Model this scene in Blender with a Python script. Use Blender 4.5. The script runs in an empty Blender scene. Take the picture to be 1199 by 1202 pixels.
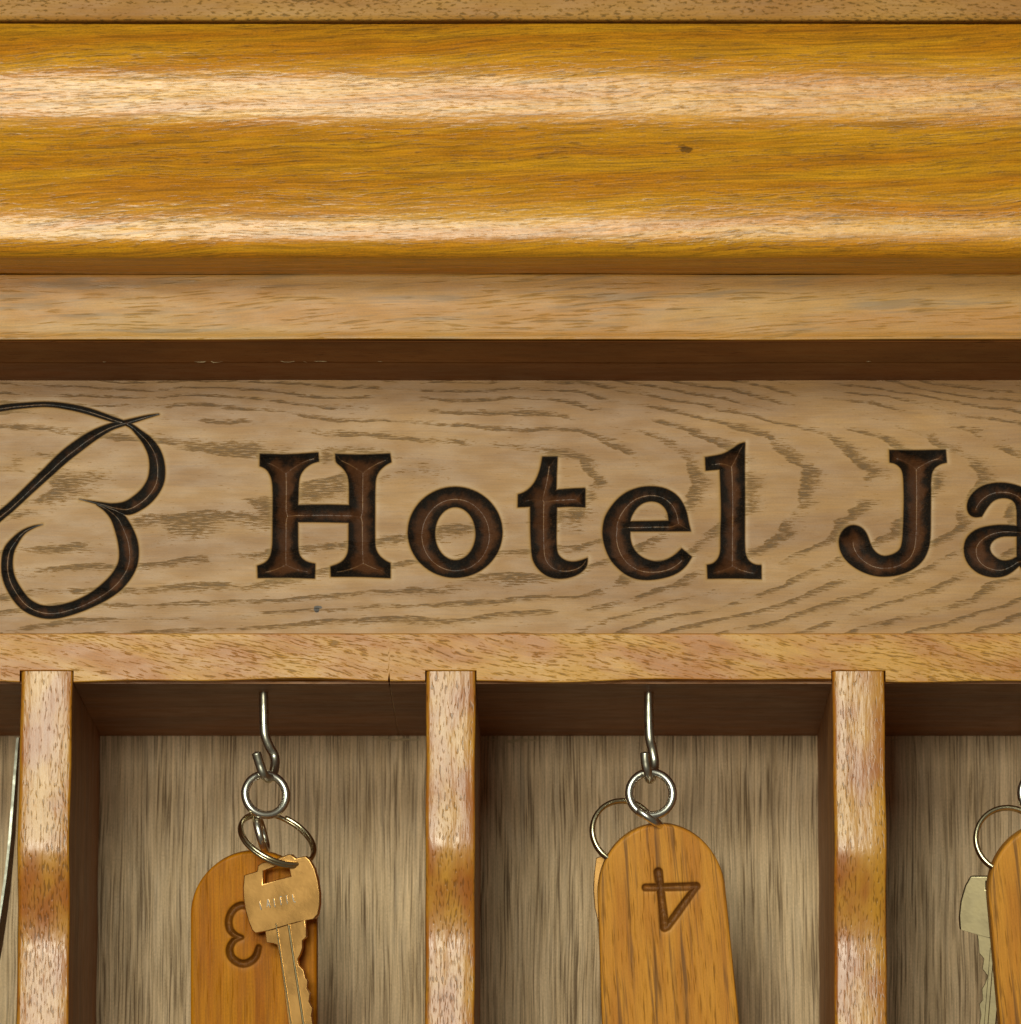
import bpy, math, random
import numpy as np
from mathutils import Vector, Matrix
from mathutils.geometry import tessellate_polygon

random.seed(4)
rng = np.random.default_rng(7)
scene = bpy.context.scene
col = scene.collection
R = math.radians

# ------------------------------------------------------------------ camera
F_PX, W_PX, H_PX = 7300.0, 1199.0, 1202.0
VPU, VPV = 665.0, 1934.0            # vanishing point of the depth direction (photo pixels)
TILT = math.atan((VPV - H_PX / 2) / F_PX)
D = 1.90                            # camera to front face of the rack
CZ = 1.20
cam_d = bpy.data.cameras.new("camera")
cam = bpy.data.objects.new("camera", cam_d)
col.objects.link(cam)
cam.location = (0, -D, CZ)
cam.rotation_euler = (math.pi / 2 + TILT, 0, 0)
cam_d.sensor_width = 36
cam_d.sensor_fit = 'HORIZONTAL'
cam_d.lens = 36 * F_PX / W_PX
cam_d.shift_x = (W_PX / 2 - VPU) / W_PX
cam_d.clip_start, cam_d.clip_end = 0.05, 60
cam_d.dof.use_dof = True
cam_d.dof.focus_distance = D * 1.01
cam_d.dof.aperture_fstop = 25
scene.camera = cam

# ------------------------------------------------------------------ light (indoor close-up)
scene.view_settings.view_transform = 'Standard'
scene.view_settings.look = 'None'
scene.view_settings.exposure = 0
world = bpy.data.worlds.new("World")
scene.world = world
world.use_nodes = True
bg = world.node_tree.nodes['Background']
bg.inputs['Color'].default_value = (1.0, 0.86, 0.66, 1)
bg.inputs['Strength'].default_value = 0.07

def area(name, az, el, dist, sx, sy, power, color, target=(-0.02, 0.0, 1.50)):
    ld = bpy.data.lights.new(name, 'AREA')
    ld.shape = 'RECTANGLE'
    ld.size, ld.size_y = sx, sy
    ld.energy = power
    ld.color = color
    o = bpy.data.objects.new(name, ld)
    col.objects.link(o)
    a, e = R(az), R(el)
    t = Vector(target)
    o.location = t + Vector((math.sin(a) * math.cos(e), -math.cos(a) * math.cos(e), math.sin(e))) * dist
    o.rotation_euler = (t - o.location).to_track_quat('-Z', 'Y').to_euler()
    return o
area("window_light", -11, 17, 2.6, 1.5, 0.58, 27, (0.94, 1.0, 0.83))
area("room_light", -8, 0.5, 2.3, 0.55, 0.35, 19, (1.0, 0.98, 0.80))

# ------------------------------------------------------------------ helpers
ct, st = math.cos(TILT), math.sin(TILT)
def P(u, v, y=0.0):
    """photo pixel -> point on the vertical plane at depth y (metres)"""
    a, b = (u - VPU) / F_PX, (H_PX / 2 - v) / F_PX
    dy, dz = ct - b * st, st + b * ct
    t = (y + D) / dy
    return Vector((a * t, y, CZ + dz * t))
def Z(v, y=0.0): return P(VPU, v, y).z
def X(u, v, y=0.0): return P(u, v, y).x
PX = X(VPU + 1, 600)                # metres per photo pixel at the front
MM = 0.001

def link_mesh(name, verts, faces, mat, parent=None, smooth=True, uvs=None, loc=None, matidx=None):
    me = bpy.data.meshes.new(name)
    me.from_pydata([tuple(v) for v in verts], [], faces)
    me.update()
    if uvs is not None:
        ul = me.uv_layers.new(name="UVMap")
        vi = np.empty(len(me.loops), dtype=np.int32)
        me.loops.foreach_get('vertex_index', vi)
        ul.data.foreach_set('uv', np.asarray(uvs, dtype=np.float32)[vi].ravel())
    me.polygons.foreach_set('use_smooth', [smooth] * len(me.polygons))
    if mat: me.materials.append(mat)
    o = bpy.data.objects.new(name, me)
    col.objects.link(o)
    if parent: o.parent = parent
    if loc is not None: o.location = loc
    return o

def box_uv(o, grain='x', seed=0):
    """box projection in photo pixels, U runs along the grain"""
    me = o.data
    ul = me.uv_layers.get("UVMap") or me.uv_layers.new(name="UVMap")
    s = 1 / PX
    for p in me.polygons:
        n = p.normal
        k = max(range(3), key=lambda i: abs(n[i]))
        for li in p.loop_indices:
            c = me.vertices[me.loops[li].vertex_index].co * s
            if grain == 'x':
                uv = (c.x, c.z if k == 1 else (c.y + 900 if k == 2 else c.z + c.y))
            elif grain == 'z':
                uv = (c.z, c.x if k == 1 else c.y + 900)
            else:
                uv = (c.y, c.x if k == 2 else c.z)
            ul.data[li].uv = (uv[0] + seed * 1371.0, uv[1] + seed * 517.0)

def thing(name, label, cat, loc=(0, 0, 0), group=None, rot=(0, 0, 0)):
    o = bpy.data.objects.new(name, None)
    o.empty_display_size = 0.01
    col.objects.link(o)
    o.location = loc
    o.rotation_euler = rot
    o['label'] = label
    o['category'] = cat
    if group: o['group'] = group
    return o
def tag(o, label, cat, group=None):
    o['label'] = label; o['category'] = cat
    if group: o['group'] = group
    return o

def catmull(pts, n=8, closed=False):
    pts = [np.array(p, float) for p in pts]
    N = len(pts); out = []
    rngN = N if closed else N - 1
    for i in range(rngN):
        if closed: a, b, c, d = pts[(i - 1) % N], pts[i], pts[(i + 1) % N], pts[(i + 2) % N]
        else: a, b, c, d = pts[max(i - 1, 0)], pts[i], pts[i + 1], pts[min(i + 2, N - 1)]
        for k in range(n):
            t = k / n
            out.append(0.5 * ((2 * b) + (-a + c) * t + (2 * a - 5 * b + 4 * c - d) * t * t + (-a + 3 * b - 3 * c + d) * t ** 3))
    if not closed: out.append(pts[-1])
    return np.array(out)

def tube(name, pts, rad, mat, parent=None, closed=False, seg=14):
    pts = [Vector(p) for p in pts]
    n = len(pts)
    rads = rad if hasattr(rad, '__len__') else [rad] * n
    V, Fs = [], []
    prev = None
    for i, p in enumerate(pts):
        if closed: t = pts[(i + 1) % n] - pts[i - 1]
        else: t = pts[min(i + 1, n - 1)] - pts[max(i - 1, 0)]
        t.normalize()
        if prev is None:
            up = Vector((0, 0, 1)) if abs(t.z) < 0.9 else Vector((0, 1, 0))
            a = t.cross(up).normalized()
        else:
            a = (prev - t * prev.dot(t)).normalized()
        prev = a
        b = t.cross(a)
        for k in range(seg):
            an = 2 * math.pi * k / seg
            V.append(p + (a * math.cos(an) + b * math.sin(an)) * rads[i])
    m = n if closed else n - 1
    off = 0
    if closed:   # find the twist so that the seam closes cleanly
        a0 = V[0] - pts[0]
        best = max(range(seg), key=lambda k: (V[(n - 1) * seg + k] - pts[-1]).dot(a0))
        off = best
    for i in range(m):
        j = (i + 1) % n
        o_ = off if (closed and i == n - 1) else 0
        for k in range(seg):
            A = i * seg + (k + o_) % seg; B = i * seg + (k + 1 + o_) % seg
            Fs.append((A, B, j * seg + (k + 1) % seg, j * seg + k))
    if not closed:
        V.append(pts[0] - (pts[1] - pts[0]).normalized() * rads[0] * 0.35); c0 = len(V) - 1
        V.append(pts[-1] + (pts[-1] - pts[-2]).normalized() * rads[-1] * 0.35); c1 = len(V) - 1
        for k in range(seg):
            Fs.append((c0, (k + 1) % seg, k))
            Fs.append((c1, (n - 1) * seg + k, (n - 1) * seg + (k + 1) % seg))
    return link_mesh(name, V, Fs, mat, parent)

# ------------------------------------------------------------------ materials
def srgb(r, g, b):
    f = lambda c: (c / 255 / 12.92) if c / 255 <= 0.04045 else ((c / 255 + 0.055) / 1.055) ** 2.4
    return (f(r), f(g), f(b), 1)

class NT:
    def __init__(s, name):
        s.m = bpy.data.materials.new(name)
        s.m.use_nodes = True
        s.t = s.m.node_tree
        s.p = s.t.nodes['Principled BSDF']
    def put(s, sock, v):
        if isinstance(v, bpy.types.NodeSocket): s.t.links.new(v, sock)
        elif v is not None: sock.default_value = v
    def math(s, op, a, b=None, c=None, clamp=False):
        n = s.t.nodes.new('ShaderNodeMath'); n.operation = op; n.use_clamp = clamp
        s.put(n.inputs[0], a)
        if b is not None: s.put(n.inputs[1], b)
        if c is not None: s.put(n.inputs[2], c)
        return n.outputs[0]
    def uv(s):
        n = s.t.nodes.new('ShaderNodeUVMap'); n.uv_map = "UVMap"
        x = s.t.nodes.new('ShaderNodeSeparateXYZ'); s.t.links.new(n.outputs[0], x.inputs[0])
        return x.outputs[0], x.outputs[1]
    def vec(s, x, y, z=0.0):
        n = s.t.nodes.new('ShaderNodeCombineXYZ')
        s.put(n.inputs[0], x); s.put(n.inputs[1], y); s.put(n.inputs[2], z)
        return n.outputs[0]
    def noise(s, U, V, su, sv, detail=2.0, rough=0.5, seed=0.0):
        n = s.t.nodes.new('ShaderNodeTexNoise')
        n.inputs['Scale'].default_value = 1.0
        n.inputs['Detail'].default_value = detail
        n.inputs['Roughness'].default_value = rough
        s.t.links.new(s.vec(s.math('MULTIPLY', U, su), s.math('MULTIPLY', V, sv), seed), n.inputs['Vector'])
        return n.outputs['Fac']
    def ramp(s, v, lo, hi, a=0.0, b=1.0):
        n = s.t.nodes.new('ShaderNodeMapRange'); n.interpolation_type = 'SMOOTHSTEP'
        s.put(n.inputs[0], v); s.put(n.inputs[1], lo); s.put(n.inputs[2], hi)
        s.put(n.inputs[3], a); s.put(n.inputs[4], b)
        return n.outputs[0]
    def mix(s, f, a, b, mode='MIX'):
        n = s.t.nodes.new('ShaderNodeMix'); n.data_type = 'RGBA'; n.blend_type = mode
        s.put(n.inputs[0], f); s.put(n.inputs[6], a); s.put(n.inputs[7], b)
        return n.outputs[2]
    def grey(s, v):
        return s.vec(v, v, v)
    def attr(s, name):
        n = s.t.nodes.new('ShaderNodeAttribute'); n.attribute_name = name
        return n.outputs['Fac']
    def bump(s, h, strength, dist, normal=None):
        n = s.t.nodes.new('ShaderNodeBump')
        n.inputs['Strength'].default_value = strength
        n.inputs['Distance'].default_value = dist
        s.put(n.inputs['Height'], h)
        if normal is not None: s.t.links.new(normal, n.inputs['Normal'])
        return n.outputs['Normal']

def wood(name, base, base2, pore, rough=0.36, coat=0.35, coat_rough=0.22, pore_len=22, pore_wid=2.6,
         pore_thr=0.60, pore_amt=0.75, growth=0.05, tone=(0.0035, 0.02), slant=0.0, wob=14.0,
         fibre=0.16, cathedral=False, carved=False, streak=0.0, sk_w=0.16, pore_det=2, spots=(), seed=0.0, spec=0.5, bump=0.3, dryness=1.0, coat_ior=1.5, fib=(0.016, 0.42), waves=0.0):
    m = NT(name)
    U, V = m.uv()
    w = m.noise(U, V, 0.0035, 0.012, 2, seed=seed)
    V1 = m.math('ADD', V, m.math('MULTIPLY', m.math('SUBTRACT', w, 0.5), wob * 2))
    if slant: V1 = m.math('ADD', V1, m.math('MULTIPLY', U, slant))
    tn = m.noise(U, V1, tone[0], tone[1], 3, 0.55, seed + 3)
    c = m.mix(m.ramp(tn, 0.34, 0.66), base, base2)
    fb = m.math('ADD', m.math('MULTIPLY', m.noise(U, V1, fib[0], fib[1], 5, 0.7, seed + 5), 0.72), m.math('MULTIPLY', m.noise(U, V, 0.35, 0.6, 2, 0.6, seed + 25), 0.28))
    fac = m.ramp(fb, 0.32, 0.68, 1 - fibre, 1 + fibre * 0.7)
    c = m.mix(1.0, c, m.grey(fac), 'MULTIPLY')
    if streak:
        sk = m.noise(U, V1, 0.006, sk_w, 3, 0.6, seed + 8)
        c = m.mix(m.math('MULTIPLY', m.ramp(sk, 0.5, 0.68), streak), c, pore)
    g = None
    if cathedral:
        # flat-sawn figure: nested arcs opening to the left
        n1 = m.noise(U, V, 0.006, 0.013, 3, 0.55, seed + 11)
        dv = m.math('SUBTRACT', V, 0.0)                   # V is up, 0 at the arc axis
        dv = m.math('ADD', dv, m.math('MULTIPLY', m.math('SUBTRACT', n1, 0.5), 30))
        up = m.math('GREATER_THAN', dv, 0.0)
        inv = m.math('ADD', 1 / 95.0, m.math('MULTIPLY', up, 1 / 34.0 - 1 / 95.0))
        sh = m.math('MULTIPLY', m.math('MULTIPLY', dv, dv), inv)
        right = m.math('MAXIMUM', m.math('SUBTRACT', U, 680), 0.0)
        left = m.math('MINIMUM', m.math('SUBTRACT', U, 680), 0.0)
        Uc = m.math('ADD', right, m.math('MULTIPLY', left, 0.20))
        gg = m.math('ADD', Uc, sh)
        n2 = m.noise(U, V, 0.004, 0.02, 3, 0.6, seed + 12)
        gg = m.math('ADD', gg, m.math('MULTIPLY', m.math('SUBTRACT', n2, 0.5), 95))
        ph = m.math('FRACT', m.math('DIVIDE', gg, 66.0))
        band = m.math('MULTIPLY', m.ramp(ph, 0.0, 0.10), m.ramp(ph, 0.16, 0.58, 1, 0))
        patch = m.ramp(m.noise(U, V, 0.010, 0.022, 2, 0.5, seed + 13), 0.32, 0.52)
        band = m.math('MULTIPLY', band, patch)
        thr = m.math('SUBTRACT', 0.70, m.math('MULTIPLY', band, 0.28))
        pn = m.noise(U, V, 1 / pore_len, 1 / pore_wid, 2.5, 0.6, seed + 14)
        pr = m.ramp(m.math('SUBTRACT', pn, thr), -0.04, 0.17)
        c = m.mix(m.math('MULTIPLY', band, 0.24), c, pore)
        tonal = m.ramp(ph, 0.3, 1.0, 0.0, 1.0)
        c = m.mix(m.math('MULTIPLY', tonal, 0.20), c, base2)
    else:
        gr = m.noise(U, V1, 0.004, growth, 2, 0.5, seed + 6)
        pn = m.noise(U, V1, 1 / pore_len, 1 / pore_wid, pore_det, 0.55, seed + 7)
        thr = m.math('ADD', pore_thr, m.math('MULTIPLY', m.math('SUBTRACT', 0.5, gr), 0.35))
        pr = m.ramp(m.math('SUBTRACT', pn, thr), -0.02, 0.13)
    c = m.mix(m.math('MULTIPLY', pr, pore_amt), c, pore)
    for (su, sv, rx, ry, dk) in spots:
        dx = m.math('DIVIDE', m.math('SUBTRACT', U, su), rx)
        dy = m.math('DIVIDE', m.math('SUBTRACT', V, sv), ry)
        d2 = m.math('ADD', m.math('MULTIPLY', dx, dx), m.math('MULTIPLY', dy, dy))
        nz = m.noise(U, V, 0.3, 0.3, 2, 0.5, seed + 20)
        c = m.mix(m.ramp(m.math('ADD', d2, m.math('MULTIPLY', m.math('SUBTRACT', nz, 0.5), 1.2)), 1.1, 0.5, 0, dk), c, srgb(52, 32, 14))
    rg = m.ramp(m.noise(U, V, 0.02, 0.06, 3, 0.5, seed + 9), 0.3, 0.7, rough - 0.05, rough + 0.07)
    h = m.math('SUBTRACT', m.math('MULTIPLY', fb, 0.30), m.math('MULTIPLY', pr, 0.8))
    if carved:
        cva = m.attr('carve'); cv = m.math('MINIMUM', cva, 1.0); cvd = m.math('SUBTRACT', cva, 1.0); rr_ = m.attr('ridge'); rd = m.math('MAXIMUM', rr_, 0.0); halo = m.math('MAXIMUM', m.math('MULTIPLY', rr_, -1.0), 0.0)
        c = m.mix(m.math('MULTIPLY', halo, 0.32), c, srgb(208, 170, 114))
        cn = m.noise(U, V, 0.05, 0.05, 3, 0.55, seed + 15)
        inner = m.mix(m.ramp(m.math('ADD', m.math('MULTIPLY', cvd, 1.1), m.math('MULTIPLY', m.math('SUBTRACT', cn, 0.5), 2.2)), 0.22, 0.95), carved[0], carved[1])
        fine = m.noise(U, V, 0.5, 0.5, 3, 0.6, seed + 16)
        inner = m.mix(m.math('MULTIPLY', m.ramp(fine, 0.55, 0.75), 0.22), inner, carved[2])
        inner = m.mix(m.math('MULTIPLY', rd, m.ramp(m.noise(U, V, 0.03, 0.03, 2, 0.5, seed + 30), 0.42, 0.6, 0.0, 0.7)), inner, carved[2])
        c = m.mix(m.math('MULTIPLY', cv, carved[3]), c, inner)
        h = m.math('ADD', h, m.math('MULTIPLY', cv, m.math('MULTIPLY', fine, 0.9)))
    m.put(m.p.inputs['Base Color'], c)
    m.put(m.p.inputs['Roughness'], rg)
    dry = m.math('MULTIPLY', pr, min(1.0, pore_amt * 1.2) * dryness)
    m.p.inputs['Coat IOR'].default_value = coat_ior
    m.put(m.p.inputs['Specular IOR Level'], m.math('MULTIPLY', m.math('SUBTRACT', 1.0, m.math('MULTIPLY', dry, 0.8)), spec))
    cw = m.math('MULTIPLY', m.math('SUBTRACT', 1.0, dry), coat)
    if carved: cw = m.math('ADD', cw, m.math('MULTIPLY', cv, carved[4]))
    m.put(m.p.inputs['Coat Weight'], cw)
    m.p.inputs['Coat Roughness'].default_value = coat_rough
    nrm = m.bump(h, bump, 0.0005)
    m.put(m.p.inputs['Normal'], nrm)
    wv = None
    if waves:    # uneven, hand-rubbed varnish
        wn = m.math('ADD', m.noise(U, V, 0.009, 0.05, 3, 0.55, seed + 40), m.math('MULTIPLY', m.noise(U, V, 0.05, 0.16, 2, 0.5, seed + 41), 0.25))
        wv = m.bump(wn, 1.0, waves)
    n2 = m.bump(h, bump * 0.5, 0.0005, wv)
    m.put(m.p.inputs['Coat Normal'], n2)
    return m.m

PORE = srgb(104, 68, 30)
M = {}
CROWN_SPOTS = []
def crown_material(): return wood("golden_oak_moulding", srgb(240, 170, 28), srgb(222, 142, 18), srgb(118, 78, 24), rough=0.38, coat=0.8, dryness=0.3, coat_ior=1.58, waves=0.0009,
                  coat_rough=0.32, pore_len=20, pore_wid=2.0, pore_thr=0.575, pore_amt=0.55, slant=0.04, fibre=0.42, tone=(0.0025, 0.05), streak=0.42, sk_w=0.26, spots=CROWN_SPOTS, seed=1)
M['fillet'] = wood("pale_oak_fillet", srgb(190, 136, 54), srgb(172, 114, 38), srgb(92, 70, 36), rough=0.55, coat=0.0, pore_len=8, pore_wid=3.0,
                   pore_thr=0.53, pore_amt=0.7, seed=2)
M['fascia'] = wood("satin_oak_fascia", srgb(196, 142, 54), srgb(192, 128, 30), srgb(110, 92, 62), rough=0.44, coat=0.15, coat_rough=0.3,
                   pore_len=50, pore_wid=3, pore_thr=0.60, pore_amt=0.4, fibre=0.20, slant=0.05, streak=0.5, sk_w=0.08, tone=(0.003, 0.02), seed=3)
M['under'] = wood("shaded_oak_bed", srgb(140, 82, 34), srgb(120, 68, 26), srgb(70, 38, 14), rough=0.5, coat=0.1,  # browner than the fascia: underside shade is part of this colour
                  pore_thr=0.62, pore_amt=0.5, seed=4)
M['sign'] = wood("flat_sawn_oak_sign", srgb(186, 134, 64), srgb(162, 110, 44), srgb(104, 84, 62), rough=0.47, coat=0.2, coat_rough=0.38,
                 pore_len=14, pore_wid=1.5, pore_amt=0.68, fibre=0.15, cathedral=True, seed=5,
                 carved=(srgb(16, 11, 7), srgb(92, 54, 28), srgb(156, 112, 66), 0.99, 0.35), spots=((372, -157, 3.6, 5, 1.0), (376, -155, 3, 2, 0.9)))
M['rail'] = wood("yellow_oak_rail", srgb(216, 154, 48), srgb(190, 116, 24), srgb(112, 80, 44), rough=0.44, coat=0.15, pore_len=16, pore_wid=2.3,
                 pore_thr=0.56, pore_amt=0.6, slant=0.22, wob=20, fibre=0.16, tone=(0.008, 0.03), seed=6)
M['divider'] = wood("oak_divider", srgb(212, 148, 40), srgb(180, 102, 20), srgb(92, 58, 22), rough=0.42, coat=0.6, waves=0.0006, dryness=0.5, coat_ior=1.7, coat_rough=0.27, pore_len=11,
                    pore_wid=2.4, pore_thr=0.575, pore_det=0.8, pore_amt=0.55, wob=6, tone=(0.012, 0.02), fibre=0.14, growth=0.03, seed=7)
M['inside'] = wood("shade_toned_oak_inside", srgb(160, 104, 52), srgb(134, 84, 40), srgb(80, 48, 22), rough=0.55, coat=0.0,  # same oak as outside, with the pigeonholes' shade mixed into the colour
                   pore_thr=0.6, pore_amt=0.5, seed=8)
M['back'] = wood("grey_oak_back_panel", srgb(228, 196, 154), srgb(206, 174, 132), srgb(84, 64, 44), sk_w=0.30, rough=0.6, coat=0.0, pore_len=110,
                 pore_wid=1.7, pore_thr=0.535, pore_amt=0.8, growth=0.06, fib=(0.006, 0.34), fibre=0.36, streak=0.38, wob=7, tone=(0.004, 0.03), seed=9)
M['tag'] = wood("stained_oak_tag", srgb(226, 154, 54), srgb(204, 130, 42), srgb(118, 78, 40), rough=0.5, coat=0.0, spec=0.25, pore_len=42, pore_wid=2.8,
                pore_thr=0.59, pore_amt=0.6, streak=0.8, sk_w=0.13, fibre=0.16, wob=8, tone=(0.006, 0.05), seed=10,
                carved=(srgb(92, 50, 16), srgb(168, 104, 40), srgb(176, 116, 50), 0.85, 0.0))
M['tag_dark'] = wood("amber_oak_tag", srgb(204, 130, 14), srgb(180, 104, 8), srgb(118, 66, 18), rough=0.5, coat=0.0, pore_len=60, pore_wid=2.6,
                     pore_thr=0.61, pore_amt=0.5, streak=0.25, fibre=0.24, spec=0.2, wob=6, tone=(0.004, 0.05), seed=14,
                     carved=(srgb(84, 46, 12), srgb(150, 92, 26), srgb(150, 100, 50), 0.85, 0.0))

gm = NT('dried_glue'); gm.p.inputs['Base Color'].default_value = srgb(196, 172, 132); gm.p.inputs['Roughness'].default_value = 0.7
M['glue'] = gm.m
def metal(name, colr, rough, tarnish=None, amt=0.3, scale=320, rv=1.0):
    m = NT(name)
    tc = m.t.nodes.new('ShaderNodeTexCoord')
    n = m.t.nodes.new('ShaderNodeTexNoise'); n.inputs['Scale'].default_value = scale; n.inputs['Detail'].default_value = 4
    m.t.links.new(tc.outputs['Object'], n.inputs['Vector'])
    c = m.mix(m.ramp(n.outputs['Fac'], 0.45, 0.7, 0, amt), colr, tarnish or colr)
    m.put(m.p.inputs['Base Color'], c)
    m.p.inputs['Metallic'].default_value = 1
    m.put(m.p.inputs['Roughness'], m.ramp(n.outputs['Fac'], 0.3, 0.7, rough * (1 - 0.2 * rv), rough * (1 + 0.35 * rv)))
    n2 = m.t.nodes.new('ShaderNodeTexNoise'); n2.inputs['Scale'].default_value = 900
    m.t.links.new(tc.outputs['Object'], n2.inputs['Vector'])
    m.put(m.p.inputs['Normal'], m.bump(n2.outputs['Fac'], 0.05 * rv + 0.02, 0.0003))
    return m.m
M['nickel'] = metal("nickel_plated_steel", (0.88, 0.85, 0.76, 1), 0.27, (0.40, 0.34, 0.22, 1), 0.3, 200, 0.3)
M['hook'] = metal("dull_zinc_hook", (0.82, 0.79, 0.66, 1), 0.30, (0.25, 0.22, 0.14, 1), 0.6)
M['brass'] = metal("worn_brass", (0.95, 0.52, 0.17, 1), 0.27, (0.74, 0.42, 0.15, 1), 0.3, 110, 0.4)
M['brass_pale'] = metal("pale_brass", (0.46, 0.38, 0.22, 1), 0.32, (0.36, 0.29, 0.15, 1), 0.4, 160, 0.3)
M['ring_brass'] = metal("brassy_split_ring", (0.80, 0.70, 0.46, 1), 0.25, (0.40, 0.28, 0.12, 1), 0.4, 200, 0.3)
M['steel'] = metal("brushed_steel", (0.36, 0.35, 0.29, 1), 0.45, (0.4, 0.38, 0.3, 1), 0.4)

# ------------------------------------------------------------------ signed distances
def sd_poly(px, py, loops):
    """distance to the outline, positive inside (even-odd over all loops)"""
    d2 = np.full(px.shape, 1e12); ins = np.zeros(px.shape, bool)
    for L in loops:
        L = np.asarray(L, float)
        for i in range(len(L)):
            ax, ay = L[i - 1]; bx, by = L[i]
            ex, ey = bx - ax, by - ay
            t = np.clip(((px - ax) * ex + (py - ay) * ey) / (ex * ex + ey * ey + 1e-12), 0, 1)
            dd = (px - ax - t * ex) ** 2 + (py - ay - t * ey) ** 2
            np.minimum(d2, dd, out=d2)
            c = ((ay > py) != (by > py))
            xi = ax + (py - ay) * ex / (ey if abs(ey) > 1e-9 else 1e-9)
            ins ^= c & (px < xi)
    d = np.sqrt(d2)
    return np.where(ins, d, -d)
def sd_stroke(px, py, pts, n=7):
    c = catmull(pts, n)
    s = np.full(px.shape, -1e9)
    for i in range(len(c) - 1):
        ax, ay, aw = c[i]; bx, by, bw = c[i + 1]
        ex, ey = bx - ax, by - ay
        t = np.clip(((px - ax) * ex + (py - ay) * ey) / (ex * ex + ey * ey + 1e-12), 0, 1)
        dd = np.sqrt((px - ax - t * ex) ** 2 + (py - ay - t * ey) ** 2)
        np.maximum(s, aw + (bw - aw) * t - dd, out=s)
    return s
def value_noise(px, py, cell, seed):
    r = np.random.default_rng(seed).random((256, 256))
    gx, gy = px / cell, py / cell
    ix, iy = np.floor(gx).astype(int), np.floor(gy).astype(int)
    fx, fy = gx - ix, gy - iy
    fx = fx * fx * (3 - 2 * fx); fy = fy * fy * (3 - 2 * fy)
    g = lambda i, j: r[i % 256, j % 256]
    return (g(ix, iy) * (1 - fx) + g(ix + 1, iy) * fx) * (1 - fy) + (g(ix, iy + 1) * (1 - fx) + g(ix + 1, iy + 1) * fx) * fy

def carve_depth(s, px, py, slope, cap, edge=1.3):
    d = 0.5 * slope * (s + np.sqrt(s * s + edge * edge)) - 0.5 * slope * (np.sqrt(36 + edge * edge) - 6)
    d = np.where(s < -6, 0, np.maximum(d, 0))
    d = cap * np.tanh(d / cap)
    k = np.clip(s / 3, 0, 1)
    d = d + k * (value_noise(px, py, 3.0, 3) - 0.5) * 0.7 + k * (value_noise(px, py, 9.0, 4) - 0.5) * 1.2
    return d
def carve_patch(u0, u1, v0, v1, step, sdf, slope, cap, ridge_w=0.35, halo_amt=1.0):
    """grid in (u, v); returns arrays and the mask of cells belonging to the carving"""
    nu, nv = int(round((u1 - u0) / step)) + 1, int(round((v1 - v0) / step)) + 1
    u = np.linspace(u0, u1, nu); v = np.linspace(v0, v1, nv)
    PU, PV = np.meshgrid(u, v)
    s = sdf(PU, PV)
    d = carve_depth(s, PU, PV, slope, cap)
    d[0, :] = d[-1, :] = 0; d[:, 0] = d[:, -1] = 0
    gy, gx = np.gradient(s, v[1] - v[0], u[1] - u[0])
    g = np.sqrt(gx * gx + gy * gy)
    ridge = np.where(s < 0, -np.exp(-(s / 4.2) ** 2) * halo_amt, np.clip((0.82 - g) / ridge_w, 0, 1) * (s > 2.0))
    carve = np.clip((s + 0.9) / 1.6, 0, 1) + np.clip(s - 0.7, 0, 14) / 14
    cs = np.maximum(np.maximum(s[:-1, :-1], s[1:, :-1]), np.maximum(s[:-1, 1:], s[1:, 1:]))
    return PU, PV, d, carve, ridge, cs > -1.2
def grid_faces(nv, nu, mask):
    j, i = np.nonzero(mask)
    a = j * nu + i
    return np.stack([a, a + nu, a + nu + 1, a + 1], 1)
def compact(verts, faces, *attrs):
    used, inv = np.unique(faces.ravel(), return_inverse=True)
    return verts[used], inv.reshape(faces.shape), [a[used] for a in attrs]
def mesh_quads(name, verts, faces, uvs, mat, parent, attrs=None, smooth=True):
    me = bpy.data.meshes.new(name)
    nq = len(faces)
    me.vertices.add(len(verts)); me.vertices.foreach_set('co', np.asarray(verts, np.float32).ravel())
    me.loops.add(nq * 4); me.loops.foreach_set('vertex_index', np.asarray(faces, np.int32).ravel())
    me.polygons.add(nq)
    me.polygons.foreach_set('loop_start', np.arange(0, nq * 4, 4, dtype=np.int32))
    me.polygons.foreach_set('use_smooth', np.full(nq, smooth))
    me.update(calc_edges=True)
    ul = me.uv_layers.new(name="UVMap")
    ul.data.foreach_set('uv', np.asarray(uvs, np.float32)[np.asarray(faces).ravel()].ravel())
    for k, a in (attrs or {}).items():
        at = me.attributes.new(k, 'FLOAT', 'POINT')
        at.data.foreach_set('value', np.asarray(a, np.float32))
    me.materials.append(mat)
    me.validate()
    o = bpy.data.objects.new(name, me); col.objects.link(o)
    if parent: o.parent = parent
    return o

# ================================================================== THE RACK
UL, UR = -470, 1680                 # the rack runs on past both sides of the frame
XL, XR = X(UL, 600), X(UR, 600)
Y_BACK = 0.115
Y_SIGN = 0.0025
rack = thing('key_rack', 'golden oak wall rack with carved lettering over open key pigeonholes', 'key rack', (0, 0, 0))

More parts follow.
